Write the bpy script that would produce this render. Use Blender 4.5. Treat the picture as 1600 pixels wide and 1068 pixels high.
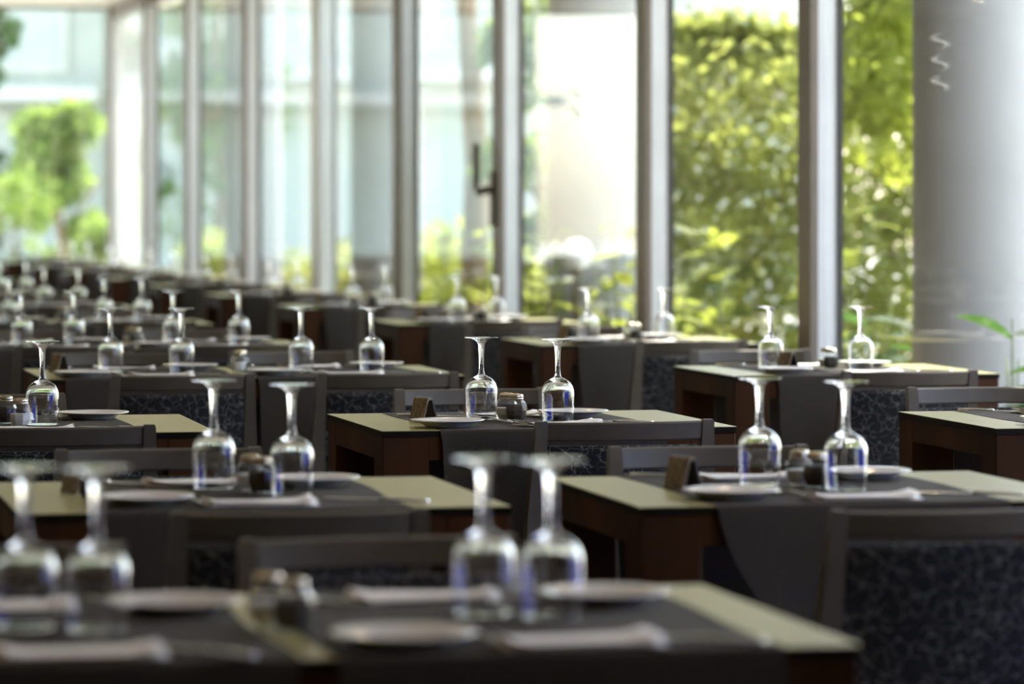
import bpy, math, random
from mathutils import Vector, Matrix
R = random.Random(7)
for o in list(bpy.data.objects): bpy.data.objects.remove(o, do_unlink=True)
sc = bpy.context.scene
COL = sc.collection

# ------------------------------------------------------------------ camera
# world: X right, Y into the room, Z up; camera stands at the origin, 1.278 m high, level, with a lowered lens (shift)
CAMZ, FPX, HY = 1.278, 6000.0, 318.0
cd = bpy.data.cameras.new('camera'); cam = bpy.data.objects.new('camera', cd); COL.objects.link(cam)
cam.location = (0, 0, CAMZ); cam.rotation_euler = (math.pi/2, 0, 0)
cd.sensor_width = 36; cd.lens = FPX/1600*36; cd.shift_y = -(534-HY)/1600
cd.clip_start = 0.1; cd.clip_end = 400
cd.dof.use_dof = True; cd.dof.focus_distance = 9.32; cd.dof.aperture_fstop = 3.5; cd.dof.aperture_blades = 0
sc.camera = cam

# ------------------------------------------------------------------ light
SUN_EL, SUN_AZ = math.radians(50), (0.45, 0.893)
wd = bpy.data.worlds.new('sky'); sc.world = wd; wd.use_nodes = True
wn = wd.node_tree.nodes; wl = wd.node_tree.links
sky = wn.new('ShaderNodeTexSky'); sky.sky_type = 'NISHITA'; sky.sun_disc = False
sky.sun_elevation = SUN_EL; sky.sun_rotation = math.atan2(SUN_AZ[0], SUN_AZ[1]); sky.air_density = 1.0; sky.dust_density = 1.5
hs = wn.new('ShaderNodeHueSaturation'); hs.inputs['Saturation'].default_value = .72; wl.new(sky.outputs[0], hs.inputs['Color']); wl.new(hs.outputs[0], wn['Background'].inputs[0]); wn['Background'].inputs[1].default_value = 0.37
sl = bpy.data.lights.new('sun', 'SUN'); sl.energy = 5.5; sl.angle = math.radians(0.6); sl.color = (1.0, .93, .80)
so = bpy.data.objects.new('sun', sl); COL.objects.link(so)
sdir = Vector((SUN_AZ[0]*math.cos(SUN_EL), SUN_AZ[1]*math.cos(SUN_EL), math.sin(SUN_EL)))
so.rotation_euler = (-sdir).to_track_quat('-Z', 'Y').to_euler(); so.location = (20, 20, 30)
vs = sc.view_settings; vs.view_transform = 'Standard'; vs.look = 'None'; vs.gamma = 1; vs.use_curve_mapping = False
vs.exposure = 1.45
sc.cycles.max_bounces = 14; sc.cycles.transparent_max_bounces = 24; sc.cycles.transmission_bounces = 12
sc.cycles.glossy_bounces = 6; sc.cycles.diffuse_bounces = 5; sc.cycles.sample_clamp_indirect = 8
sc.cycles.caustics_reflective = False; sc.cycles.caustics_refractive = False

# ------------------------------------------------------------------ materials
MATS = {}
def mat(name, col, rough=.5, metal=0.0, var=0.0, vscale=8.0, bump=0.0, bscale=60.0, trans=0.0, ior=1.45, spec=.5, stretch=None, emit=None, coat=0.0):
    m = bpy.data.materials.new(name); m.use_nodes = True
    nt = m.node_tree; b = nt.nodes['Principled BSDF']
    b.inputs['Base Color'].default_value = (*col, 1); b.inputs['Roughness'].default_value = rough
    b.inputs['Metallic'].default_value = metal; b.inputs['IOR'].default_value = ior
    b.inputs['Transmission Weight'].default_value = trans; b.inputs['Specular IOR Level'].default_value = spec
    b.inputs['Coat Weight'].default_value = coat
    if emit: b.inputs['Emission Color'].default_value = (*emit[0], 1); b.inputs['Emission Strength'].default_value = emit[1]
    if var or bump:
        tc = nt.nodes.new('ShaderNodeTexCoord'); mp = nt.nodes.new('ShaderNodeMapping')
        if stretch: mp.inputs['Scale'].default_value = stretch
        nt.links.new(tc.outputs['Object'], mp.inputs[0])
    if var:
        n = nt.nodes.new('ShaderNodeTexNoise'); n.inputs['Scale'].default_value = vscale; n.inputs['Detail'].default_value = 6
        nt.links.new(mp.outputs[0], n.inputs[0])
        r = nt.nodes.new('ShaderNodeValToRGB'); r.color_ramp.elements[0].position = .3; r.color_ramp.elements[1].position = .7
        r.color_ramp.elements[0].color = (*[c*(1-var) for c in col], 1); r.color_ramp.elements[1].color = (*[min(1, c*(1+var)) for c in col], 1)
        nt.links.new(n.outputs[0], r.inputs[0]); nt.links.new(r.outputs[0], b.inputs['Base Color'])
    if bump:
        n2 = nt.nodes.new('ShaderNodeTexNoise'); n2.inputs['Scale'].default_value = bscale; n2.inputs['Detail'].default_value = 4
        nt.links.new(mp.outputs[0], n2.inputs[0])
        bp = nt.nodes.new('ShaderNodeBump'); bp.inputs['Strength'].default_value = bump; bp.inputs['Distance'].default_value = .004
        nt.links.new(n2.outputs[0], bp.inputs['Height']); nt.links.new(bp.outputs[0], b.inputs['Normal'])
    MATS[name] = m
    return m
mat('laminate', (.38, .35, .155), .32, var=.05, vscale=14, spec=.25)
mat('table_wood', (.060, .024, .009), .5, var=.45, vscale=6, stretch=(1, 1, .12), bump=.05, bscale=40, spec=.12)
mat('table_edge', (.012, .008, .006), .5, spec=.1)
mat('chair_paint', (.092, .075, .056), .42, var=.10, vscale=25)
mat('runner_cloth', (.046, .037, .028), .9, var=.18, vscale=220, bump=.35, bscale=600)
mat('porcelain', (.80, .77, .72), .16, spec=.6)
mat('paper', (.88, .83, .77), .85, var=.05, vscale=60, bump=.1)
mat('steel', (.72, .70, .66), .16, metal=1.0)
mat('lid_metal', (.62, .54, .40), .25, metal=1.0)
mat('salt', (.85, .82, .80), .9, var=.06, vscale=300)
mat('pepper', (.09, .075, .06), .9, var=.6, vscale=420)
mat('clear_glass', (1, 1, 1), 0.0, trans=1.0, ior=1.47)
mat('tent_print', (.20, .15, .09), .5, var=.6, vscale=70)
mat('tent_plain', (.055, .050, .042), .5)
mat('ceiling_paint', (.82, .78, .68), .8, var=.03, vscale=3)
mat('wall_paint', (.46, .41, .33), .8, var=.04, vscale=2)
mat('floor_tile', (.055, .045, .038), .35, var=.25, vscale=5)
mat('grout', (.05, .045, .04), .8)
mat('alu_light', (.78, .78, .77), .38, var=.05, vscale=4)
mat('alu_taupe', (.21, .17, .13), .42, var=.08, vscale=6)
mat('handle_metal', (.16, .15, .12), .35, metal=.6)
mat('rubber', (.02, .02, .022), .6)
mat('bright_sheet', (.9, .9, .88), .8)
mat('column_paint', (.43, .43, .42), .7, var=.06, vscale=3, bump=.06, bscale=30)
mat('white_render', (.72, .71, .62), .8, var=.06, vscale=1.2)
mat('grey_render', (.50, .53, .45), .8, var=.08, vscale=1.0)
mat('win_dark', (.50, .55, .48), .2)
mat('paving', (.62, .60, .54), .8, var=.15, vscale=2.5)
mat('soil', (.10, .075, .05), .95, var=.4, vscale=12)
mat('bark', (.24, .17, .10), .9, var=.35, vscale=9, stretch=(1, 1, .2), bump=.5, bscale=20)
mat('stem_green', (.16, .20, .05), .7)
mat('decal', (.55, .57, .58), .6)
mat('decal_dark', (.25, .26, .26), .6)
mat('lamp_glow', (1, .85, .6), .4, emit=((1.0, .72, .40), 70.0))
mat('globe', (.95, .95, .93), .25)

def leaf_mat(name, col, tcol, tw=.5, var=.35):
    m = bpy.data.materials.new(name); m.use_nodes = True; nt = m.node_tree; nt.nodes.clear()
    out = nt.nodes.new('ShaderNodeOutputMaterial'); mx = nt.nodes.new('ShaderNodeMixShader'); mx.inputs[0].default_value = tw
    p = nt.nodes.new('ShaderNodeBsdfPrincipled'); p.inputs['Roughness'].default_value = .6; p.inputs['Specular IOR Level'].default_value = .25
    t = nt.nodes.new('ShaderNodeBsdfTranslucent')
    tc = nt.nodes.new('ShaderNodeTexCoord'); n = nt.nodes.new('ShaderNodeTexNoise'); n.inputs['Scale'].default_value = 4.0
    geo = nt.nodes.new('ShaderNodeNewGeometry'); nt.links.new(geo.outputs['Position'], n.inputs[0])
    for src, c in ((p.inputs['Base Color'], col), (t.inputs['Color'], tcol)):
        r = nt.nodes.new('ShaderNodeValToRGB'); r.color_ramp.elements[0].position = .35; r.color_ramp.elements[1].position = .65
        r.color_ramp.elements[0].color = (*[x*(1-var) for x in c], 1); r.color_ramp.elements[1].color = (*[min(1, x*(1+var)) for x in c], 1)
        nt.links.new(n.outputs[0], r.inputs[0]); nt.links.new(r.outputs[0], src)
    nt.links.new(p.outputs[0], mx.inputs[1]); nt.links.new(t.outputs[0], mx.inputs[2]); nt.links.new(mx.outputs[0], out.inputs[0])
    MATS[name] = m
leaf_mat('leaf_hedge', (.26, .29, .09), (.58, .62, .15))
leaf_mat('leaf_lime', (.25, .30, .05), (.50, .56, .09))
leaf_mat('leaf_dark', (.04, .09, .025), (.07, .15, .03))
leaf_mat('leaf_tree', (.14, .21, .05), (.34, .46, .09))

def pane_mat():
    m = bpy.data.materials.new('window_glass'); m.use_nodes = True; nt = m.node_tree; nt.nodes.clear()
    out = nt.nodes.new('ShaderNodeOutputMaterial'); mx = nt.nodes.new('ShaderNodeMixShader')
    tr = nt.nodes.new('ShaderNodeBsdfTransparent'); tr.inputs[0].default_value = (.97, .985, .975, 1)
    gl = nt.nodes.new('ShaderNodeBsdfGlossy'); gl.inputs['Roughness'].default_value = .01
    lw = nt.nodes.new('ShaderNodeLayerWeight'); lw.inputs[0].default_value = .5
    pw = nt.nodes.new('ShaderNodeMath'); pw.operation = 'POWER'; pw.inputs[1].default_value = 5
    ml = nt.nodes.new('ShaderNodeMath'); ml.operation = 'MULTIPLY_ADD'; ml.inputs[1].default_value = .62; ml.inputs[2].default_value = .04
    nt.links.new(lw.outputs['Facing'], pw.inputs[0]); nt.links.new(pw.outputs[0], ml.inputs[0]); nt.links.new(ml.outputs[0], mx.inputs[0])
    nt.links.new(tr.outputs[0], mx.inputs[1]); nt.links.new(gl.outputs[0], mx.inputs[2]); nt.links.new(mx.outputs[0], out.inputs[0])
    MATS['window_glass'] = m
    j = m.copy(); j.name = 'jar_glass'; MATS['jar_glass'] = j
    for n_ in j.node_tree.nodes:
        if n_.type == 'BSDF_GLOSSY': n_.inputs['Roughness'].default_value = .03
pane_mat()
def bright_sheet_mat():
    m = bpy.data.materials['bright_sheet']; nt = m.node_tree; b = nt.nodes['Principled BSDF']; out = nt.nodes['Material Output']
    t = nt.nodes.new('ShaderNodeBsdfTranslucent'); t.inputs[0].default_value = (.95, .95, .92, 1)
    mx = nt.nodes.new('ShaderNodeMixShader'); mx.inputs[0].default_value = .65
    nt.links.new(b.outputs[0], mx.inputs[1]); nt.links.new(t.outputs[0], mx.inputs[2]); nt.links.new(mx.outputs[0], out.inputs[0])
bright_sheet_mat()
leaf_mat('blue_canvas', (.07, .14, .60), (.12, .24, .95), .65, .05)
def fabric_mat():
    # near-black cloth woven with a branching net of pale threads
    m = mat('crackle_fabric', (.02, .02, .024), .85); nt = m.node_tree; b = nt.nodes['Principled BSDF']
    tc = nt.nodes.new('ShaderNodeTexCoord')
    n = nt.nodes.new('ShaderNodeTexNoise'); n.inputs['Scale'].default_value = 34; n.inputs['Detail'].default_value = 2
    nt.links.new(tc.outputs['Object'], n.inputs[0])
    mixv = nt.nodes.new('ShaderNodeVectorMath'); mixv.operation = 'MULTIPLY_ADD'
    mixv.inputs[1].default_value = (.040, .040, .040); nt.links.new(n.outputs['Color'], mixv.inputs[0]); nt.links.new(tc.outputs['Object'], mixv.inputs[2])
    v = nt.nodes.new('ShaderNodeTexVoronoi'); v.feature = 'DISTANCE_TO_EDGE'; v.inputs['Scale'].default_value = 40
    nt.links.new(mixv.outputs[0], v.inputs[0])
    r = nt.nodes.new('ShaderNodeValToRGB'); e = r.color_ramp.elements
    e[0].position = .025; e[0].color = (.125, .122, .118, 1); e[1].position = .055; e[1].color = (.008, .008, .0095, 1)
    n3 = nt.nodes.new('ShaderNodeTexNoise'); n3.inputs['Scale'].default_value = 42; n3.inputs['Detail'].default_value = 1; nt.links.new(tc.outputs['Object'], n3.inputs[0])
    mr = nt.nodes.new('ShaderNodeMapRange'); mr.inputs[1].default_value = .52; mr.inputs[2].default_value = .66; mr.inputs[3].default_value = 0; mr.inputs[4].default_value = .04
    nt.links.new(n3.outputs[0], mr.inputs[0]); ad = nt.nodes.new('ShaderNodeMath'); ad.operation = 'ADD'; nt.links.new(v.outputs['Distance'], ad.inputs[0]); nt.links.new(mr.outputs[0], ad.inputs[1])
    nt.links.new(ad.outputs[0], r.inputs[0]); nt.links.new(r.outputs[0], b.inputs['Base Color'])
fabric_mat()

# ------------------------------------------------------------------ mesh helpers
class MB:
    def __init__(s): s.v = []; s.f = []; s.mi = []; s.m = 0
    def add(s, verts, faces):
        o = len(s.v); s.v += [tuple(p) for p in verts]; s.f += [tuple(i+o for i in f) for f in faces]; s.mi += [s.m]*len(faces)
    def box(s, x0, x1, y0, y1, z0, z1, M=None):
        p = [(x, y, z) for z in (z0, z1) for y in (y0, y1) for x in (x0, x1)]
        if M is not None: p = [M @ Vector(q) for q in p]
        s.add(p, [(0, 2, 3, 1), (4, 5, 7, 6), (0, 1, 5, 4), (2, 6, 7, 3), (0, 4, 6, 2), (1, 3, 7, 5)])
    def bbox(s, x0, x1, y0, y1, z0, z1, c=.004):
        # box with chamfered vertical and horizontal edges
        def ring(z, i): return [(x0+i+c, y0+i, z), (x1-i-c, y0+i, z), (x1-i, y0+i+c, z), (x1-i, y1-i-c, z), (x1-i-c, y1-i, z), (x0+i+c, y1-i, z), (x0+i, y1-i-c, z), (x0+i, y0+i+c, z)]
        rs = [ring(z0, c), ring(z0+c, 0), ring(z1-c, 0), ring(z1, c)]
        s.loft(rs, cap=True)
    def loft(s, rings, cap=False, closed=True):
        n = len(rings[0]); vv = [p for r in rings for p in r]; ff = []
        for i in range(len(rings)-1):
            for j in range(n if closed else n-1):
                k = (j+1) % n; ff.append((i*n+j, i*n+k, (i+1)*n+k, (i+1)*n+j))
        if cap: ff.append(tuple(reversed(range(n)))); ff.append(tuple((len(rings)-1)*n+j for j in range(n)))
        s.add(vv, ff)
    def lathe(s, prof, n=32, cx=0, cy=0, squash=None):
        rings = [[(cx+r*math.cos(2*math.pi*j/n), cy+r*math.sin(2*math.pi*j/n), z) for j in range(n)] for r, z in prof]
        s.loft(rings)
    def disc(s, r, z, n=32, up=True):
        p = [(r*math.cos(2*math.pi*j/n), r*math.sin(2*math.pi*j/n), z) for j in range(n)]
        s.add(p, [tuple(range(n)) if up else tuple(reversed(range(n)))])
    def tube(s, pts, rads, n=8, cap=True):
        rings = []; pts = [Vector(p) for p in pts]
        for i, p in enumerate(pts):
            t = (pts[min(i+1, len(pts)-1)]-pts[max(i-1, 0)]).normalized()
            a = t.cross(Vector((0, 0, 1)) if abs(t.z) < .9 else Vector((1, 0, 0))).normalized(); b = t.cross(a)
            r = rads if isinstance(rads, (int, float)) else rads[i]
            rings.append([p+r*(a*math.cos(2*math.pi*j/n)+b*math.sin(2*math.pi*j/n)) for j in range(n)])
        s.loft(rings, cap=cap)
    def mesh(s, name, mats, smooth=False):
        me = bpy.data.meshes.new(name); me.from_pydata(s.v, [], s.f)
        for m in (mats if isinstance(mats, (list, tuple)) else [mats]): me.materials.append(MATS[m])
        if max(s.mi, default=0): me.polygons.foreach_set('material_index', s.mi)
        if smooth: me.polygons.foreach_set('use_smooth', [True]*len(me.polygons))
        me.update(); return me
def smooth_angle(me, deg=40):
    me.polygons.foreach_set('use_smooth', [True]*len(me.polygons)); me.set_sharp_from_angle(angle=math.radians(deg)); return me
def link(name, data, parent=None, loc=None, rz=None):
    o = bpy.data.objects.new(name, data); COL.objects.link(o)
    if parent: o.parent = parent
    if loc is not None: o.location = loc
    if rz is not None: o.rotation_euler = (0, 0, rz)
    return o
def tag(o, label=None, cat=None, group=None, kind=None):
    if label: o['label'] = label
    if cat: o['category'] = cat
    if group: o['group'] = group
    if kind: o['kind'] = kind
    return o
def thing(name, label, cat, loc, rz=0, group=None):
    return tag(link(name, None, None, loc, rz), label, cat, group)
def put(parts, root):
    """parts: list of (name, mesh, label or None, subparts) sharing mesh data"""
    for nm, me, lab, subs in parts:
        o = link(nm, me, root)
        if lab: o['label'] = lab
        for n2, m2 in subs: link(n2, m2, o)

# ------------------------------------------------------------------ the building
B = math.atan(.225); E = Vector((-math.sin(B), math.cos(B), 0)); N = Vector((math.cos(B), math.sin(B), 0)); P0 = Vector((4.5, 0, 0))
WM = Matrix(((E.x, N.x, 0, P0.x), (E.y, N.y, 0, P0.y), (0, 0, 1, 0), (0, 0, 0, 1)))   # local (t along window wall, off outward, z)
def W(t, off, z=0): return WM @ Vector((t, off, z))
def td(d): return d/math.cos(B)
ZC = 3.2
def struct(name, mb, m, smooth=False, label=None):
    o = link(name, mb.mesh(name, m, smooth)); o['kind'] = 'structure'
    if label: o['label'] = label
    return o
T0W, T1W, WID = td(-4.2), td(37.4), 12.5
mb = MB(); mb.box(T0W, T1W, -WID, 0.0, -.12, 0, WM); floor = struct('floor', mb, 'grout')
# the tiles of the floor: nearest ones one by one, the rest of the floor in one piece of tiles
tile = MB(); tile.box(-.2975, .2975, -.2975, .2975, 0, .004); tile_me = tile.mesh('tile', 'floor_tile')
rest = MB(); nt_ = 0
for i in range(int((T1W-T0W)/.6)):
    for j in range(int(WID/.6)):
        t, off = T0W+.3+.6*i, -(.3+.6*j); p = W(t, off)
        if 4.0 < p.y < 16 and abs(p.x/p.y) < .16 and nt_ < 290:
            o = link('tile', tile_me, floor, (p.x, p.y, 0), math.atan2(E.y, E.x)); nt_ += 1
        else: rest.box(t-.2975, t+.2975, off-.2975, off+.2975, 0, .004, WM)
o = link('far_tiles', rest.mesh('far_tiles', 'floor_tile'), floor); o['kind'] = 'stuff'
mb = MB(); mb.box(T0W-.2, T1W+.5, -WID-.2, .55, ZC, ZC+.3, WM); struct('ceiling', mb, 'ceiling_paint')
# plain left wall, wall behind the camera
mb = MB(); mb.box(T0W, T1W, -WID-.2, -WID, 0, ZC, WM); struct('wall_left', mb, 'wall_paint')
mb = MB(); mb.box(T0W-.2, T0W, -WID-.2, 0, 0, ZC, WM); struct('wall_back', mb, 'wall_paint')
mb = MB(); mb.box(T0W-.2, td(4.0), 0, .2, 0, ZC, WM); struct('wall_right', mb, 'wall_paint')

# window wall: posts, panes, rails
PD = [4.0, 6.7, 9.4, 12.1, 14.85, 17.3, 20.25, 23.0, 25.75, 28.9, 32.0, 34.7, 37.3]
for i in range(len(PD)-1):
    t0, t1 = td(PD[i]), td(PD[i+1])
    w = link(f'window_{i+1}', None); tag(w, kind='structure')
    m = MB(); m.box(t0+.05, t1-.05, .035, .043, .10, 3.07, WM); link('pane', m.mesh('pane', 'window_glass'), w)
    wide = .30 if PD[i+1] == 25.75 else .17
    m = MB(); m.box(t1-wide*.5, t1+wide*.5, -.03, .0, .02, ZC, WM); link('post_cover', m.mesh('post_cover', 'alu_taupe' if PD[i+1] != 25.75 else 'alu_light'), w)
    m = MB(); m.box(t1-.045, t1+.045, .0, .085, .02, ZC, WM); link('post_body', m.mesh('post_body', 'alu_light'), w)
    m = MB(); m.box(t1-.05, t1+.05, .085, .112, .02, ZC, WM); link('gasket', m.mesh('gasket', 'rubber'), w)
    m = MB(); m.box(t0+.045, t1-.045, .0, .09, .005, .10, WM); link('bottom_rail', m.mesh('bottom_rail', 'alu_taupe'), w)
    m = MB(); m.box(t0+.045, t1-.045, .0, .09, 3.07, ZC, WM); link('top_rail', m.mesh('top_rail', 'alu_taupe'), w)
    if PD[i+1] == 20.25:     # pull handle on the leaf next to the post
        m = MB(); tb = t1+.03
        m.tube([W(tb+.24, -.075, 1.60), W(tb+.24, -.075, 1.40), W(tb+.22, -.075, 1.36), W(tb+.18, -.075, 1.34), W(tb+.05, -.06, 1.35), W(tb, -.03, 1.36)], .022, 10)
        m.box(tb-.03, tb+.05, -.05, -.03, 1.16, 1.45, WM); o = link('door_handle', m.mesh('door_handle', 'handle_metal'), w); o['label'] = 'dark metal pull handle'
    if PD[i] in (12.1, 17.3):   # frosted S-shaped marks on the glass
        m = MB(); tt = td(13.5) if PD[i] == 12.1 else td(18.78); sz = .045
        for k in range(3 if PD[i] == 12.1 else 2):
            zc = 1.70+k*.075 if PD[i] == 12.1 else 1.73 + k*.09
            pts = []
            for q in range(13):
                a = q/12; ang = math.pi*(.15+1.35*a) if a < .5 else math.pi*(.15+1.35*.5-1.35*(a-.5))
                pts.append((-math.sin(2*math.pi*a)*sz*1.6, (a-.5)*sz*1.25))
            for q in range(12):
                (x0, z0), (x1, z1) = pts[q], pts[q+1]
                p = [(tt+x0-.018, .033, zc+z0), (tt+x0+.018, .033, zc+z0), (tt+x1+.018, .033, zc+z1), (tt+x1-.018, .033, zc+z1)]
                p2 = [(a, .0348, c) for a, b, c in p]
                m.add([WM @ Vector(v) for v in p+p2], [(0, 1, 2, 3), (7, 6, 5, 4), (0, 4, 5, 1), (1, 5, 6, 2), (2, 6, 7, 3), (3, 7, 4, 0)])
        link('decal', m.mesh('decal', 'decal' if PD[i] == 12.1 else 'decal_dark'), w)
    if i == len(PD)-2:      # translucent white sheet added to make the last bay bright white
        m = MB(); m.box(t0+.1, t1-.12, .055, .058, .12, 3.05, WM); o = link('bright_bay_sheet', m.mesh('bright_bay_sheet', 'bright_sheet'), w); o['label'] = 'added translucent white sheet glowing with daylight'
# glazed end wall
offs = [0, -1.35, -2.9, -5.6]
mb = MB(); mb.box(T1W, T1W+.2, -WID-.2, -5.65, 0, ZC, WM); struct('wall_end', mb, 'wall_paint')
for i in range(len(offs)-1):
    a, b_ = offs[i+1], offs[i]; t = T1W
    w = link(f'window_{len(PD)+i}', None); tag(w, kind='structure')
    m = MB(); m.box(t+.03, t+.038, a+.04, b_-.04, .1, 3.16, WM); link('pane', m.mesh('pane', 'window_glass'), w)
    m = MB(); m.box(t-.02, t+.08, a-.04, a+.04, 0.005, ZC, WM); link('post_body', m.mesh('post_body', 'alu_light'), w)
    m = MB(); m.box(t, t+.08, a+.04, b_-.04, .005, .1, WM); m.box(t, t+.08, a+.04, b_-.04, 3.16, ZC, WM); link('rail', m.mesh('rail', 'alu_taupe'), w)

# recessed ceiling downlights
dl_ring = MB(); dl_ring.lathe([(.055, .0), (.085, -.004), (.088, 0), (.088, .004), (.055, .004), (.055, 0)], 24); ring_me = dl_ring.mesh('trim_ring', 'alu_light', True)
dl_lens = MB(); dl_lens.lathe([(.054, .0), (.054, .003)], 24); dl_lens.disc(.054, 0, 24, False); lens_me = dl_lens.mesh('lens', 'lamp_glow')
for i in range(9):
    for j in range(4):
        p = W(td(2+4.0*i), -1.6-3.0*j)
        t = thing('ceiling_downlight', f'round recessed downlight, row {["one","two","three","four","five","six","seven","eight","nine"][i]} from the camera, {["nearest the windows","second from the windows","third from the windows","farthest from the windows"][j]}', 'ceiling light', (p.x, p.y, ZC-.004), 0, 'recessed downlights in the ceiling')
        link('trim_ring', ring_me, t); link('lens', lens_me, t)

# ------------------------------------------------------------------ furniture meshes (shared)
def table_meshes(w, d):
    hw, hd = w/2, d/2; L = .112
    top = MB(); top.box(-hw, hw, -hd, hd, .7485, .75); top = top.mesh('laminate_top', 'laminate')
    sl = MB(); sl.box(-hw, hw, -hd, hd, .735, .7485); sl = sl.mesh('edge_board', 'table_edge')
    parts = [('tabletop', top, 'pale greenish laminate top', []), ('edge_board', sl, None, [])]
    for sx in (-1, 1):
        for sy in (-1, 1):
            x0, x1 = sorted((sx*(hw-.002), sx*(hw-L))); y0, y1 = sorted((sy*(hd-.002), sy*(hd-L)))
            m = MB(); m.bbox(x0, x1, y0, y1, 0.004, .735, .002); parts.append(('leg', m.mesh('leg', 'table_wood'), None, []))
    for sy in (-1, 1):
        y0, y1 = sorted((sy*(hd-.003), sy*(hd-.028))); m = MB(); m.box(-hw+L, hw-L, y0, y1, .68, .735); parts.append(('apron', m.mesh('apron', 'table_wood'), None, []))
    for sx in (-1, 1):
        x0, x1 = sorted((sx*(hw-.003), sx*(hw-.028))); m = MB(); m.box(x0, x1, -hd+L, hd-L, .68, .735); parts.append(('apron', m.mesh('apron', 'table_wood'), None, []))
    return parts
TD = .75
TAB2, TAB4 = table_meshes(.855, TD), table_meshes(1.29, TD)

def chair_parts():
    W_ = .211
    parts = []
    def post(sx):
        m = MB(); rings = []
        for (x, y, z, w, d) in ((.212, -.262, .004, .036, .036), (.208, -.225, .25, .040, .042), (.203, -.205, .45, .042, .046), (.203, -.215, .55, .040, .040), (.200, -.240, .68, .032, .032), (.1975, -.262, .774, .027, .027), (.1975, -.2635, .780, .022, .022)):
            x *= sx; rings.append([(x-w/2, y-d/2, z), (x+w/2, y-d/2, z), (x+w/2, y+d/2, z), (x-w/2, y+d/2, z)])
        m.loft(rings, cap=True); return smooth_angle(m.mesh('leg', 'chair_paint'), 30)
    def fleg(sx):
        m = MB(); rings = []
        for (z, w) in ((.004, .030), (.40, .040), (.425, .040)):
            x = sx*.192; y = .205; rings.append([(x-w/2, y-w/2, z), (x+w/2, y-w/2, z), (x+w/2, y+w/2, z), (x-w/2, y+w/2, z)])
        m.loft(rings, cap=True); return m.mesh('leg', 'chair_paint')
    for sx in (-1, 1): parts.append(('leg', post(sx), None, [])); parts.append(('leg', fleg(sx), None, []))
    def bowed(x0, x1, zlo, zhi, thick, bow, yfun, n=16, c=.004):
        m = MB(); rings = []
        for i in range(n+1):
            x = x0+(x1-x0)*i/n; u = 2*(x-(x0+x1)/2)/(x1-x0); dy = -bow*(1-u*u)
            def P(z, dd): return (x, yfun(z)+dy+dd, z)
            h = thick/2
            rings.append([P(zlo+c, -h), P(zlo, -h+c), P(zlo, h-c), P(zlo+c, h), P((zlo+zhi)/2, h*1.0), P(zhi-c, h), P(zhi, h-c), P(zhi, -h+c), P(zhi-c, -h), P((zlo+zhi)/2, -h)])
        m.loft(rings, cap=True); return m
    yf = lambda z: -.205 - .057*max(0, (z-.48)/.30)**1.3
    parts.append(('top_rail', smooth_angle(bowed(-.186, .186, .733, .777, .022, .030, yf).mesh('top_rail', 'chair_paint'), 35), None, []))
    parts.append(('backrest', smooth_angle(bowed(-.181, .181, .475, .722, .036, .024, yf, c=.012).mesh('backrest', 'crackle_fabric'), 35), 'black upholstered back with a pale branching pattern', []))
    m = MB(); m.bbox(-.19, .19, -.19, .22, .395, .428, .004); parts.append(('seat_frame', m.mesh('seat_frame', 'chair_paint'), None, []))
    m = MB(); rings = []
    for (z, i) in ((.428, .006), (.435, 0), (.462, 0), (.474, .008), (.480, .03), (.482, .08)):
        x, y0, y1 = .212-i, -.178+i, .228-i; c = .03
        rings.append([(-x+c, y0, z), (x-c, y0, z), (x, y0+c, z), (x, y1-c, z), (x-c, y1, z), (-x+c, y1, z), (-x, y1-c, z), (-x, y0+c, z)])
    m.loft(rings, cap=True); parts.append(('seat', smooth_angle(m.mesh('seat', 'crackle_fabric'), 50), 'black upholstered seat with a pale branching pattern', []))
    return parts
CHAIR = chair_parts()

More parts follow.
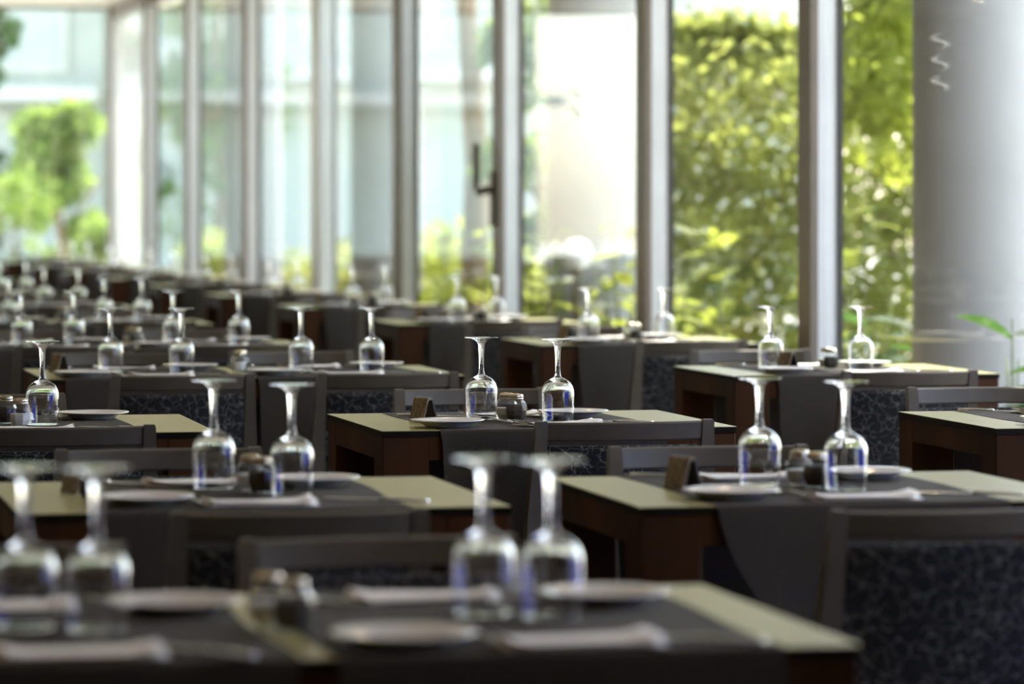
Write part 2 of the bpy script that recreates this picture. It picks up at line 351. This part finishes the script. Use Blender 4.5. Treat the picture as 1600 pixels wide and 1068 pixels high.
def runner_mesh(seed, w=.54, drop=.27, sweep=0.0):
    rr = random.Random(seed); m = MB(); nx = 22; path = []
    hd = TD/2; g = .0022
    # section along depth: hangs, rounds the edge, crosses the top, hangs again
    for k in range(12): path.append((-hd-.006, .742-drop*(1-k/11), 1-k/11))
    path += [(-hd-.004, .7495, 0), (-hd+.001, .7512, 0)]
    for k in range(1, 14): path.append((-hd+.001+(TD-.002)*k/14, .7512, 0))
    path += [(hd-.001, .7512, 0), (hd+.004, .7495, 0)]
    for k in range(12): path.append((hd+.006, .742-drop*k/11, k/11))
    ph = [rr.uniform(0, 6.28) for _ in range(4)]; a0 = [rr.uniform(.006, .012) for _ in range(4)]
    sk = rr.uniform(-.02, .02); x0 = -.285
    rings = []
    for (y, z, h) in path:
        row = []
        for i in range(nx+1):
            x = x0+w*i/nx; s = -1 if y < 0 else 1
            fold = h*(a0[0]*math.sin(11*x+ph[0])+a0[1]*math.sin(23*x+ph[1])+.012)
            sway = h*h*(.02*(1-2*i/nx)+sk) + (sweep*h**1.6*(1-i/nx) if s < 0 else 0) + (.006*math.sin(9*y+ph[2]) if h == 0 else 0)
            row.append((x+sway, y+s*abs(fold)+s*h*.006, z))
        rings.append(row)
    up = rings; n = nx+1
    vv = [p for r in up for p in r]
    # thickness
    nv = len(vv); low = []
    for q, (y, z, h) in enumerate(path):
        for i in range(n):
            p = up[q][i]; s = -1 if y < 0 else 1
            if z > .7505: low.append((p[0], p[1], p[2]-.0011))
            else: low.append((p[0], p[1]-s*.0012, p[2]))
    ff = []; 
    for q in range(len(path)-1):
        for i in range(nx):
            a = q*n+i; ff.append((a, a+1, a+n+1, a+n)); ff.append((nv+a+n, nv+a+n+1, nv+a+1, nv+a))
    for q in range(len(path)-1):
        a = q*n; ff.append((a+n, a, nv+a, nv+a+n)); a = q*n+nx; ff.append((a, a+n, nv+a+n, nv+a))
    for i in range(nx):
        ff.append((i, nv+i, nv+i+1, i+1)); a = (len(path)-1)*n+i; ff.append((a+1, nv+a+1, nv+a, a))
    m.add(vv+low, ff); me = m.mesh('table_runner', 'runner_cloth'); smooth_angle(me, 60); return me
RUNNERS = [runner_mesh(s) for s in range(5)]+[runner_mesh(9, .54, .30, .17)]

ZT = .7515   # cloth surface
# upturned wine glass: bowl (rim down), stem, foot - open surfaces that meet ring to ring
NS = 40
OUT = [(.0368, .0006), (.0375, .004), (.0388, .020), (.0398, .038), (.0402, .055), (.0398, .068), (.0385, .078), (.0357, .087), (.0305, .0945), (.0235, .1000), (.0165, .1036), (.0110, .1064), (.0082, .1095)]
INN = [(.0362, .0006), (.0368, .004), (.0381, .020), (.0391, .038), (.0395, .055), (.0391, .068), (.0377, .0774), (.0348, .0855), (.0294, .0922), (.0220, .0968), (.0140, .0992), (.0060, .1003), (.0006, .1006)]
m = MB(); m.lathe(list(reversed(INN))+[(.0364, .0001), (.0367, .0002)]+OUT, NS); BOWL = m.mesh('bowl', 'clear_glass', True)
m = MB(); m.lathe([(.0082, .1095), (.0068, .1160), (.0060, .1250), (.0057, .1350), (.0059, .1480), (.0064, .1600), (.0072, .1720), (.0085, .1810), (.0108, .1870), (.0140, .1910)], NS); STEM = m.mesh('stem', 'clear_glass', True)
m = MB(); m.lathe([(.0140, .1910), (.0195, .1942), (.0270, .1964), (.0350, .1978), (.0408, .1986), (.0413, .1991), (.0410, .1997), (.0380, .2000), (.0200, .1996), (.0005, .1992)], NS); FOOT = m.mesh('foot', 'clear_glass', True)
GLASS = [('bowl', BOWL, None, []), ('stem', STEM, None, []), ('foot', FOOT, None, [])]
# side plate
m = MB(); m.lathe([(.0005, .0045), (.030, .0045), (.048, .0050), (.053, .0065), (.066, .0135), (.080, .0168), (.0868, .0182), (.0880, .0172), (.0872, .0156), (.080, .0140), (.066, .0103), (.054, .0035), (.050, .0002), (.047, .0002), (.045, .0022), (.0005, .0022)], 48); PLATE = m.mesh('side_plate', 'porcelain', True)
# shakers: eight-sided bulging jar, its filling, a metal lid with a rim
def oct_lathe(prof, n=8, rot=.2):
    mm = MB(); mm.loft([[(r*math.cos(rot+2*math.pi*j/n), r*math.sin(rot+2*math.pi*j/n), z) for j in range(n)] for r, z in prof], cap=True); return mm
JAR = oct_lathe([(.0215, .0), (.0235, .002), (.0268, .014), (.0282, .026), (.0275, .036), (.0240, .045), (.0175, .0515), (.0165, .056)]).mesh('jar', 'jar_glass')
FILL_S = oct_lathe([(.0190, .004), (.0240, .015), (.0252, .025), (.0250, .030)]).mesh('filling', 'salt')
FILL_P = oct_lathe([(.0190, .004), (.0240, .015), (.0254, .026), (.0245, .036), (.0225, .0405)]).mesh('filling', 'pepper')
m = MB(); m.lathe([(.0168, .0525), (.0180, .0530), (.0180, .0556), (.0172, .0562), (.0178, .0570), (.0178, .0620), (.0165, .0645), (.0120, .0662), (.0004, .0672)], 24); LID = m.mesh('lid', 'lid_metal', True)
SALT = [('jar', JAR, None, []), ('filling', FILL_S, 'white salt', []), ('lid', LID, 'metal screw lid', [])]
PEPP = [('jar', JAR, None, []), ('filling', FILL_P, 'dark ground pepper', []), ('lid', LID, 'metal screw lid', [])]
# cutlery: outline strips with thickness, bent along the length (local +y points away from the diner)
def strip(m, pts, th=.0022):
    rings = []
    for (x, y, z, w) in pts: rings.append([(x-w/2, y, z), (x-w*.25, y, z+th*.8), (x+w*.25, y, z+th*.8), (x+w/2, y, z), (x+w*.25, y, z-th*.2), (x-w*.25, y, z-th*.2)])
    m.loft(rings, cap=True)
m = MB(); strip(m, [(0, -.10, .002, .012), (0, -.096, .002, .017), (0, -.07, .003, .014), (0, -.02, .006, .008), (0, .015, .009, .0065), (0, .028, .009, .009), (0, .036, .007, .020), (0, .045, .0045, .0235), (0, .050, .004, .0235)], .003); FORK_H = m.mesh('fork_handle', 'steel', True)
TINE = []
for k in range(4):
    x = (k-1.5)*.0062; m = MB(); strip(m, [(x, .049, .004, .0046), (x, .065, .004, .0040), (x, .082, .007, .0034), (x, .096, .0125, .0018)], .0024); TINE.append(m.mesh('tine', 'steel', True))
FORK = [('handle', FORK_H, None, [])]+[('tine', t, None, []) for t in TINE]
m = MB(); strip(m, [(0, -.11, .003, .012), (0, -.106, .003, .019), (0, -.07, .004, .018), (0, -.03, .004, .013), (0, -.01, .004, .011)], .006); KH = m.mesh('handle', 'steel', True)
m = MB(); strip(m, [(0, -.0101, .004, .011), (.001, .0, .004, .016), (.0015, .05, .003, .019), (.001, .085, .003, .018), (-.002, .104, .003, .010), (-.004, .110, .003, .003)], .002); KB = m.mesh('blade', 'steel', True)
KNIFE = [('handle', KH, None, []), ('blade', KB, None, [])]
# folded paper napkin: three wavy layers
def napkin_mesh(seed):
    rr = random.Random(seed); m = MB(); n = 12
    for L in range(3):
        w, d = .20-.004*L, .105-.004*L; z0 = .0008+.0022*L; ph = rr.uniform(0, 6); ph2 = rr.uniform(0, 6)
        g = lambda x, y: z0 + .0016*(1+math.sin(26*x+ph)*math.cos(30*y+ph2)) + (.010 if L else .004)*max(0, abs(x)-.07)/.03*(rr.random()*.5+.5)*(L*.5)
        top = []
        for i in range(n+1):
            for j in range(7): x = -w/2+w*i/n+.002*math.sin(9*j); y = -d/2+d*j/6+.003*math.sin(14*x+ph); top.append((x, y, g(x, y)))
        nv = len(top); low = [(x, y, z-.0006) for x, y, z in top]; ff = []
        for i in range(n):
            for j in range(6): a = i*7+j; ff.append((a, a+7, a+8, a+1)); ff.append((nv+a+1, nv+a+8, nv+a+7, nv+a))
        for i in range(n): a = i*7; ff += [(a+7, a, nv+a, nv+a+7), (a+6, a+13, nv+a+13, nv+a+6)]
        for j in range(6): ff += [(j, j+1, nv+j+1, nv+j), (n*7+j+1, n*7+j, nv+n*7+j, nv+n*7+j+1)]
        m.add(top+low, ff)
    return m.mesh('napkin', 'paper', True)
NAPS = [napkin_mesh(s) for s in range(4)]
# small tent card: two leaning leaves joined by a rounded ridge
m = MB()
for s in (1,): m.loft([[(-.022, y, 0), (-.0185, y, 0), (-.004, y, .052), (-.0075, y, .055)] for y in (-.032, .032)], cap=True)
TL = m.mesh('printed_leaf', 'tent_print')
m = MB(); m.loft([[(.022, y, 0), (.0075, y, .055), (.004, y, .052), (.0185, y, 0)] for y in (-.032, .032)], cap=True); TRr = m.mesh('plain_leaf', 'tent_plain')
m = MB(); m.loft([[(-.0075, y, .055), (-.004, y, .052), (.004, y, .052), (.0075, y, .055), (.004, y, .0585), (-.004, y, .0585)] for y in (-.032, .032)], cap=True); TR = m.mesh('ridge', 'tent_print')
TENT = [('printed_leaf', TL, None, []), ('plain_leaf', TRr, None, []), ('ridge', TR, None, [])]

# ------------------------------------------------------------------ laying the tables
ANG = math.radians(12.0)
def grp(s): return s
def lay(cx, cy, long, desc, tlabel, ang=ANG, near=-.80, far=.90, items=None, near_on=True, far_on=True, seed=0, tent=True, rich=True):
    rr = random.Random(seed+100)
    u = Vector((math.cos(ang), math.sin(ang), 0)); v = Vector((-math.sin(ang), math.cos(ang), 0)); c = Vector((cx, cy, 0))
    def Lc(x, y, z=0): q = c+x*u+y*v; return (q.x, q.y, z)
    t = thing('dining_table', tlabel, 'table', (cx, cy, 0), ang, 'dark wooden dining tables'); put(TAB4 if long else TAB2, t)
    seats = (-.295, .295) if long else (0.0,)
    sname = (', left half', ', right half') if long else ('',)
    gi = 0; gtot = 4 if long else 2
    gname = ['leftmost', 'second from left', 'third from left', 'rightmost'] if long else ['left one', 'right one']
    it = items or {}; its0 = it
    for k, sx in enumerate(seats):
        sn = sname[k]; J = lambda a: rr.uniform(-a, a)
        rn = link('table_runner', RUNNERS[its0.get('runner', (seed+k) % 5)], None, Lc(sx, 0), ang); tag(rn, f'grey-brown cloth runner across {desc}{sn}', 'table runner', 'cloth runners on the tables')
        its = (items or {}) if not long else (items or {}).get(k, {})
        # chairs: the rail of the back stands at the given distance from the table's middle
        if near_on:
            nx = its.get('nearx', sx+.02+J(.02)); o = thing('dining_chair', f'taupe wooden chair with back to camera, near side of {desc}{sn}', 'chair', Lc(nx, its.get('near', near)+.262+J(.02)), ang+J(.02), 'patterned dining chairs'); put(CHAIR, o)
        if far_on:
            o = thing('dining_chair', f'taupe wooden chair facing the camera, far side of {desc}{sn}', 'chair', Lc(its.get('farx', sx-.01+J(.02)), its.get('far', far)-.262+J(.02)), ang+math.pi+J(.03), 'patterned dining chairs'); put(CHAIR, o)
        g = its.get('glasses', [(sx-.075+J(.015), .06+J(.03)), (sx+.065+J(.015), -.08+J(.02))])
        for (gx, gy) in g:
            o = thing('wine_glass', f'upturned clear wine glass on {desc}, {gname[gi]}', 'wine glass', Lc(gx, gy, ZT), rr.uniform(0, 6), 'upturned wine glasses'); put(GLASS, o); gi += 1
        pn = its.get('pn', (sx-.235+J(.012), -.255+J(.015))); pf = its.get('pf', (sx+.165+J(.015), .165+J(.02)))
        for (px, py), side in ((pn, 'near'), (pf, 'far')):
            o = link('side_plate', PLATE, None, Lc(px, py, ZT)); tag(o, f'small white side plate, {side} side of {desc}{sn}', 'plate', 'white side plates')
        nn = its.get('nn', (sx+.012+J(.02), -.285+J(.01))); nf = its.get('nf', (sx-.055+J(.02), .225+J(.02)))
        for q, ((px, py), side) in enumerate(((nn, 'near'), (nf, 'far'))):
            o = link('napkin', NAPS[(seed+k*2+q) % 4], None, Lc(px, py, ZT), ang+J(.12)+(math.pi if q else 0)); tag(o, f'white folded paper napkin, {side} side of {desc}{sn}', 'napkin', 'white paper napkins')
        if rich:
            for side, f, kx, ky in (('near', 0, -1, -1), ('far', math.pi, 1, 1)):
                fx, fy = its.get('f'+side[0], (sx+kx*.105+J(.012), ky*.235+J(.015)))
                o = thing('fork', f'steel fork, {side} side of {desc}{sn}', 'fork', Lc(fx, fy, ZT), ang+f+.28+J(.12), 'steel forks'); put(FORK, o)
                kx_, ky_ = its.get('k'+side[0], (sx-kx*.205+J(.012), ky*.255+J(.015)))
                o = thing('table_knife', f'steel table knife, {side} side of {desc}{sn}', 'knife', Lc(kx_, ky_, ZT), ang+f+.75+J(.25), 'steel table knives'); put(KNIFE, o)
    sa = it.get('salt', (.012+rr.uniform(-.01, .01), .035)); pe = it.get('pepper', (.022, -.028))
    o = thing('salt_shaker', f'faceted glass salt shaker with metal lid on {desc}', 'shaker', Lc(*sa, ZT if not long else .7502), rr.uniform(0, 1), 'salt shakers'); put(SALT, o)
    o = thing('pepper_shaker', f'faceted glass pepper shaker with metal lid on {desc}', 'shaker', Lc(*pe, ZT if not long else .7502), rr.uniform(0, 1), 'pepper shakers'); put(PEPP, o)
    if tent:
        tx, ty = it.get('tent', (seats[0]-.245, .02)); o = thing('tent_card', f'small brown printed tent card on {desc}', 'tent card', Lc(tx, ty, ZT), ang+it.get('tent_rot', .35), 'brown tent cards'); put(TENT, o)

# row one (nearest), a four-seat table half out of frame
lay(-.29, 4.83, True, 'the front table', 'long four-seat dark table in the blurred foreground', near_on=False, far=.88, seed=1, tent=False,
    items={0: {'glasses': [(-.32, .01), (-.235, -.035)], 'nn': (-.285, -.31), 'kn': (-.15, -.30)}, 1: {'glasses': [(.27, .05), (.347, -.005)], 'pn': (.105, -.278), 'nn': (.31, -.31), 'kn': (.44, -.30), 'fn': (.205, -.26)}, 'salt': (-.02, -.02), 'pepper': (.0, -.095)})
# row two
lay(-.498, 6.99, False, 'the second-row left table', 'two-seat dark table, second row, left', near=-.76, far=.86, seed=2,
    items={'glasses': [(-.027, .135), (.089, -.06)], 'salt': (.03, .06), 'pepper': (.042, -.005), 'pn': (-.2, -.24), 'tent': (-.285, .06), 'nearx': .0, 'farx': -.045})
lay(.5625, 7.14, False, 'the second-row right table', 'two-seat dark table, second row, right, with long hanging runner', near=-.86, far=.80, seed=3,
    items={'glasses': [(-.082, .085), (.036, -.08)], 'salt': (-.015, .05), 'pepper': (.0, -.012), 'pn': (-.226, -.236), 'pf': (.157, .19), 'tent': (-.245, .03), 'nearx': -.02, 'runner': 5})
# row three: the plane of focus
lay(-1.18, 9.19, False, 'the third-row left table', 'two-seat dark table in focus, cut by the left edge', near=-.60, far=.90, seed=4, ang=math.radians(11.5),
    items={'glasses': [(-.105, .04), (.052, -.05)], 'salt': (-.004, -.10), 'pepper': (-.03, .03), 'pf': (.194, .18), 'nearx': .05})
lay(.034, 9.38, False, 'the sharp central table', 'two-seat dark table in sharp focus at the centre', near=-.57, far=1.00, seed=5, ang=math.radians(12.5),
    items={'glasses': [(-.102, .043), (.053, -.115)], 'salt': (-.052, -.015), 'pepper': (-.040, -.068), 'pn': (-.25, -.265), 'pf': (.135, .07), 'nn': (.02, -.262), 'nf': (-.03, .15), 'fn': (-.10, -.06), 'ff': (.04, .08), 'kf': (-.19, .14), 'kn': (.16, -.20), 'tent': (-.262, -.035), 'nearx': .10, 'farx': .075})
lay(1.477, 9.48, False, 'the right-edge table', 'two-seat dark table cut by the right edge', near=-.80, far=1.0, seed=6, tent=False, items={'nearx': .1})
# row four
lay(-.855, 12.05, True, 'the fourth-row long table', 'long four-seat dark table in the fourth row', near=-.82, far=.90, seed=7,
    items={0: {'glasses': [(-.40, .045), (-.185, -.02)]}, 1: {'glasses': [(.20, .03), (.41, -.06)]}, 'salt': (.0, .02), 'pepper': (.015, .08), 'tent': (-.56, .05)})
lay(1.02, 12.22, False, 'the fourth-row window table', 'two-seat dark table by the window post, fourth row, right', near=-.78, far=.95, seed=8,
    items={'glasses': [(-.19, .05), (.09, -.01)], 'salt': (.0, .07), 'pepper': (-.005, .0), 'tent': (-.16, -.04)})
# row five
lay(-1.43, 14.35, True, 'the fifth-row long table', 'long four-seat dark table in the fifth row', seed=9,
    items={0: {'glasses': [(-.40, .0), (-.2, .06)]}, 1: {'glasses': [(.17, .04), (.41, -.02)]}})
lay(.45, 14.8, False, 'the fifth-row window table', 'two-seat dark table beside the glass, fifth row', seed=10, items={'glasses': [(-.16, .0), (.14, .0)]})
# further rows, out of focus
ORD = {6: 'sixth', 7: 'seventh', 8: 'eighth', 9: 'ninth', 10: 'tenth', 11: 'eleventh', 12: 'twelfth', 13: 'thirteenth'}
for r in range(6, 14):
    d = 14.6+2.55*(r-5); e = -.228*2.55*(r-5)
    if d < 36.2: lay(-1.43+e, d-.1, True, f'the {ORD[r]}-row long table', f'long four-seat table, {ORD[r]} row, blurred', seed=20+r, rich=r < 8)
    if d < 35.5: lay(.42+e, d+.1, False, f'the {ORD[r]}-row window table', f'two-seat table beside the glass, {ORD[r]} row, blurred', seed=40+r, rich=r < 8)
    if r >= 9 and d < 36.2: lay(-3.5+e, d-.1, True, f'the {ORD[r]}-row far-left table', f'long four-seat table at far left, {ORD[r]} row, blurred', seed=60+r, rich=False)

# ------------------------------------------------------------------ outdoors
mb = MB(); mb.box(-60, 60, -20, 120, -.5, -.13); struct('ground_outside', mb, 'paving')
mb = MB(); mb.box(td(8), td(38), .35, 1.9, -.13, .02, WM); struct('planting_bed', mb, 'soil')
def column(d, off, r, label, mt='column_paint'):
    p = W(td(d), off); m = MB(); m.lathe([(r*1.15, -.1), (r*1.15, .08), (r, .1), (r, 2.6), (r, ZC)], 40); o = link('column', m.mesh('column', mt, True), None, (p.x, p.y, 0)); smooth_angle(o.data, 40); tag(o, label, 'column', 'round columns outside the glass')
column(15.1, .76, .25, 'thick pale grey round column outside the glass at the right edge')
column(21.2, .74, .25, 'pale grey round column left of the wide window post')
column(27.2, .74, .25, 'pale grey round column behind the middle windows')
column(33.2, .74, .25, 'pale grey round column behind the far-left windows')
p = W(td(24.2), 1.3); m = MB(); m.lathe([(.045, -.1), (.045, 3.0)], 20); o = link('pole', m.mesh('pole', 'white_render', True), None, (p.x, p.y, 0)); tag(o, 'slim white pole outside the middle windows', 'pole')

def leaf_mesh(name, l, w, mt, bend=.25):
    m = MB(); rows = 5; vv = []; ff = []
    for i in range(rows+1):
        a = i/rows; ww = w*math.sin(math.pi*min(1, a*.92+.06))**.8; z = -bend*l*a*a
        vv += [(-ww/2, l*a, z+.12*ww), (0, l*a, z), (ww/2, l*a, z+.12*ww)]
    for i in range(rows):
        for j in (0, 1): a = i*3+j; ff.append((a, a+1, a+4, a+3))
    m.add(vv, ff); return m.mesh(name, mt, True)
LEAVES = {k: [leaf_mesh('leaf', l, w, mt) for l, w in ((.13, .07), (.10, .055), (.17, .085))] for k, mt in (('lime', 'leaf_lime'), ('dark', 'leaf_dark'), ('hedge', 'leaf_hedge'))}
def shrub(x, y, h, sp, kind, label, nst=5, nl=26, seed=0):
    rr = random.Random(seed); t = thing('leafy_shrub', label, 'shrub', (x, y, .02), 0, 'shrubs along the glass')
    m = MB(); tips = []
    for s in range(nst):
        a = rr.uniform(0, 6.28); r = sp*rr.uniform(.3, 1); hh = h*rr.uniform(.65, 1)
        pts = [(0.02*math.cos(a), .02*math.sin(a), 0), (r*.35*math.cos(a), r*.35*math.sin(a), hh*.5), (r*math.cos(a), r*math.sin(a), hh)]
        m.tube(pts, [.009, .006, .003], 6); tips.append(pts)
    link('stems', m.mesh('stems', 'stem_green', True), t)
    for i in range(nl):
        pts = tips[i % nst]; f = rr.uniform(.35, 1.0); a, b = (pts[0], pts[1]) if f < .5 else (pts[1], pts[2]); g = (f*2) % 1 if f < 1 else 1
        q = Vector(a).lerp(Vector(b), g); o = link('leaf', rr.choice(LEAVES[kind]), t, q)
        o.rotation_euler = (rr.uniform(-.3, .9), rr.uniform(-.5, .5), rr.uniform(0, 6.28)); s = rr.uniform(.8, 1.35); o.scale = (s, s, s)
    return t
words = ['first', 'second', 'third', 'fourth', 'fifth', 'sixth', 'seventh', 'eighth', 'ninth', 'tenth', 'eleventh', 'twelfth', 'thirteenth', 'fourteenth', 'fifteenth', 'sixteenth', 'seventeenth', 'eighteenth', 'nineteenth', 'twentieth']
PL = [(16.0, .6, .95, 'dark'), (16.6, 1.2, 1.05, 'lime'), (17.5, .55, .95, 'dark'), (18.2, 1.1, 1.35, 'lime'), (18.9, .5, 1.05, 'lime'), (19.6, 1.0, 1.25, 'lime'), (20.15, .42, 1.1, 'lime'), (21.9, .5, 1.1, 'lime'), (22.6, .45, 1.05, 'lime'), (23.9, .8, 1.05, 'hedge'), (13.85, .45, .86, 'dark'), (17.0, 1.7, 1.1, 'hedge'),
      (18.4, .42, 1.32, 'hedge'), (19.3, .42, 1.18, 'lime'), (20.0, .95, 1.15, 'lime'), (20.72, .36, 1.2, 'lime'), (23.3, .45, 1.2, 'lime'), (24.6, .5, 1.0, 'lime')]
PL.sort(key=lambda q: -(W(td(q[0]), q[1]).x/W(td(q[0]), q[1]).y))
for i, (d, off, h, kd) in enumerate(PL):
    p = W(td(d), off); shrub(p.x, p.y, h, .33 if off > .5 else .26, kd, f'{ {"lime":"bright yellow-green","dark":"dark green","hedge":"olive green"}[kd]} leafy shrub outside the glass, {words[i]} from the right', 6, 28, i)

def foliage(m, n, sample, size, rr):
    for _ in range(n):
        c, nrm = sample(rr); c = Vector(c); s = size*rr.uniform(.6, 1.4)
        d = Vector((rr.gauss(0, 1), rr.gauss(0, 1), rr.gauss(0, 1)))+Vector(nrm)*.8; d.normalize()
        a = d.cross(Vector((rr.gauss(0, 1), rr.gauss(0, 1), rr.gauss(0, 1)))).normalized(); b = d.cross(a)
        m.add([c-a*s*.5, c+b*s*.28, c+a*s*.5, c-b*s*.28], [(0, 1, 2, 3)])
def box_hedge(label, x0, x1, y0, y1, h, n, mt, seed):
    rr = random.Random(seed); t = thing('hedge', label, 'hedge', ((x0+x1)/2, (y0+y1)/2, -.12)); ox, oy = (x0+x1)/2, (y0+y1)/2
    m = MB()
    for k in range(7):
        xx = x0+(x1-x0)*(k+.5)/7-ox; m.tube([(xx, 0, 0), (xx+rr.uniform(-.1, .1), rr.uniform(-.1, .1), h*.5), (xx+rr.uniform(-.3, .3), rr.uniform(-.2, .2), h*.92)], [.035, .025, .01], 6)
    link('stems', m.mesh('stems', 'bark', True), t)
    def smp(r):
        f = r.random(); x = r.uniform(x0, x1)-ox; y = r.uniform(y0, y1)-oy; z = r.uniform(.15, h)
        bulge = .12*math.sin(3.1*x+1)+.10*math.sin(5.3*x)+.08*math.sin(4*z)
        if f < .50: return (x, (y0-oy)+r.gauss(0, .10)+bulge+1.5*max(0, z-h+.5), z), (0, -1, .3 if z < h-.5 else 1.2)
        if f < .74: return (x, max(y, y0-oy+.6), h+bulge*.6+r.gauss(0, .07)), (0, 0, 1)
        if f < .82: return ((x0-ox)+r.gauss(0, .08), y, z), (-1, 0, .3)
        return (x, y, z), (0, 0, .5)
    m = MB(); foliage(m, n, smp, .068, rr); o = link('foliage', m.mesh('foliage', mt), t); o['kind'] = 'stuff'
def tree(label, x, y, h, r, mt, n, seed, size=.10, trunk=.07, name='tree', zc=None):
    rr = random.Random(seed); t = thing(name, label, 'tree', (x, y, -.12), 0, 'trees in the garden'); m = MB(); zc = zc or h*.66
    m.tube([(0, 0, 0), (.05, .03, h*.3), (-.04, 0, h*.55), (.02, .04, h*.8)], [trunk, trunk*.8, trunk*.6, trunk*.2], 8)
    for k in range(7):
        a = rr.uniform(0, 6.28); z = h*rr.uniform(.35, .6); m.tube([(0, 0, z), (r*.4*math.cos(a), r*.4*math.sin(a), z+h*.12), (r*.8*math.cos(a), r*.8*math.sin(a), z+h*.25)], [trunk*.4, trunk*.25, .008], 5)
    link('trunk', m.mesh('trunk', 'bark', True), t)
    blobs = [(rr.uniform(-.6, .6)*r, rr.uniform(-.6, .6)*r, zc+rr.uniform(-.33, .3)*h, r*rr.uniform(.35, .6)) for _ in range(11)]
    def smp(q):
        bx, by, bz, br = q.choice(blobs); d = Vector((q.gauss(0, 1), q.gauss(0, 1), q.gauss(0, 1))).normalized(); k = br*q.uniform(.55, 1.05)
        return (bx+d.x*k, by+d.y*k, bz+d.z*k*.9), d
    m = MB(); foliage(m, n, smp, size, rr); o = link('foliage', m.mesh('foliage', mt), t); o['kind'] = 'stuff'
box_hedge('tall sunlit clipped hedge behind the two right windows', .72, 3.6, 22.0, 23.4, 2.36, 42000, 'leaf_hedge', 3)
tree('bushy green shrub tree left of the tall hedge', .22, 25.5, 2.7, .45, 'leaf_tree', 2600, 11, .09, .04)
tree('yellow-green tree overhanging above the hedge at right', 2.35, 20.5, 4.3, .75, 'leaf_lime', 3000, 12, .13, .06, zc=3.1)
tree('leafy tree behind the hedge top', 4.3, 30, 5.2, 1.6, 'leaf_tree', 5000, 13, .13, .10)
tree('tan-trunked tree behind the middle windows', -.30, 27.5, 5.5, 1.0, 'leaf_tree', 1500, 14, .13, .11, zc=4.9)
tree('light green tree beyond the far-left glass', -5.1, 43.2, 2.8, .62, 'leaf_tree', 4200, 15, .12, .06, zc=1.6)
tree('dark green tree at the left edge beyond the glass', -6.75, 46, 5.0, .8, 'leaf_dark', 4500, 16, .14, .10, zc=2.6)
tree('tall green tree behind the far windows', -3.6, 47, 5.2, .9, 'leaf_tree', 3500, 17, .13, .09, zc=2.8)
for i, (x, y, h, w) in enumerate([(-1.05, 30, 1.0, .5), (-.35, 31, 1.1, .6), (-1.7, 34.6, .9, .5), (-2.3, 36, .9, .5), (-1.1, 36, 1.1, .6), (-3.0, 40, 1.0, .6), (.3, 33, 1.1, .6), (-5.35, 41.6, 1.75, .5), (-4.42, 40.6, 1.2, .36)]):
    tree(f'low rounded garden bush, {words[i]} of those behind the middle windows' if i < 7 else ['tallest rounded bush beyond the far-left glass', 'rounded green bush beyond the far-left glass, beside the taller one'][i-7], x, y, h, w, 'leaf_tree' if i > 6 else 'leaf_lime' if i % 2 else 'leaf_hedge', 1300, 30+i, .085, .02, 'garden_bush')
# white globe lamp in the garden
p = W(td(19.9), 2.0); t = thing('garden_lamp', 'white globe garden lamp among the shrubs', 'lamp', (.34, 20.3, -.12)); m = MB(); m.lathe([(.02, 0), (.02, 1.02), (.035, 1.03), (.035, 1.06)], 12); link('post', m.mesh('post', 'alu_taupe', True), t)
m = MB(); m.lathe([(.085*math.sin(math.pi*k/14)+1e-4, 1.13-.085*math.cos(math.pi*k/14)) for k in range(15)], 24); link('globe', m.mesh('globe', 'globe', True), t)

# added blue canvas screen, unseen; put in so its blue mirrors in the glasses
t = thing('added_blue_screen', 'added blue canvas screen, unseen, mirrored in the wine glasses', 'added screen', W(td(6.0), 2.6, -.12), math.atan2(E.y, E.x))
m = MB()
for k in range(24): m.box(-2.4+.2*k, -2.2+.2*k, -.01+.012*(k % 2), .002+.012*(k % 2), .1, 2.3)
link('canvas', m.mesh('canvas', 'blue_canvas'), t)
for k in range(5): m = MB(); m.tube([(-2.4+1.2*k, .035, 0), (-2.4+1.2*k, .035, 2.4)], .02, 10); link('pole', m.mesh('pole', 'alu_light', True), t)
# buildings behind the garden
def building(label, x0, x1, y, h, mt, wins, floors=3, seed=0):
    t = thing('building', label, 'building', ((x0+x1)/2, y, -.12)); w = x1-x0
    m = MB(); m.box(-w/2, w/2, .12, 6, 0, h); link('wall', m.mesh('wall', mt), t)
    m = MB(); m.box(-w/2-.3, w/2+.3, -.5, 6.3, h, h+.25); link('roof', m.mesh('roof', 'white_render'), t)
    fh = h/floors
    for f in range(floors):
        m = MB(); m.box(-w/2, w/2, -.9, .12, f*fh+fh-.16, f*fh+fh); link('balcony_slab', m.mesh('balcony_slab', 'white_render'), t)
        for k in range(wins):
            cx = -w/2+w*(k+.5)/wins; ww = w/wins*.28
            m = MB(); m.box(cx-ww-.08, cx+ww+.08, .04, .12, f*fh+.25, f*fh+fh-.35); o = link('window_frame', m.mesh('window_frame', 'white_render'), t)
            m = MB(); m.box(cx-ww, cx+ww, .02, .04, f*fh+.33, f*fh+fh-.43); link('pane', m.mesh('pane', 'win_dark'), o)
building('white balconied building behind the middle windows', -5.2, 4.0, 52, 9.6, 'white_render', 7)
building('grey building behind the far-left glass', -16.5, -5.75, 54, 9.0, 'grey_render', 4)
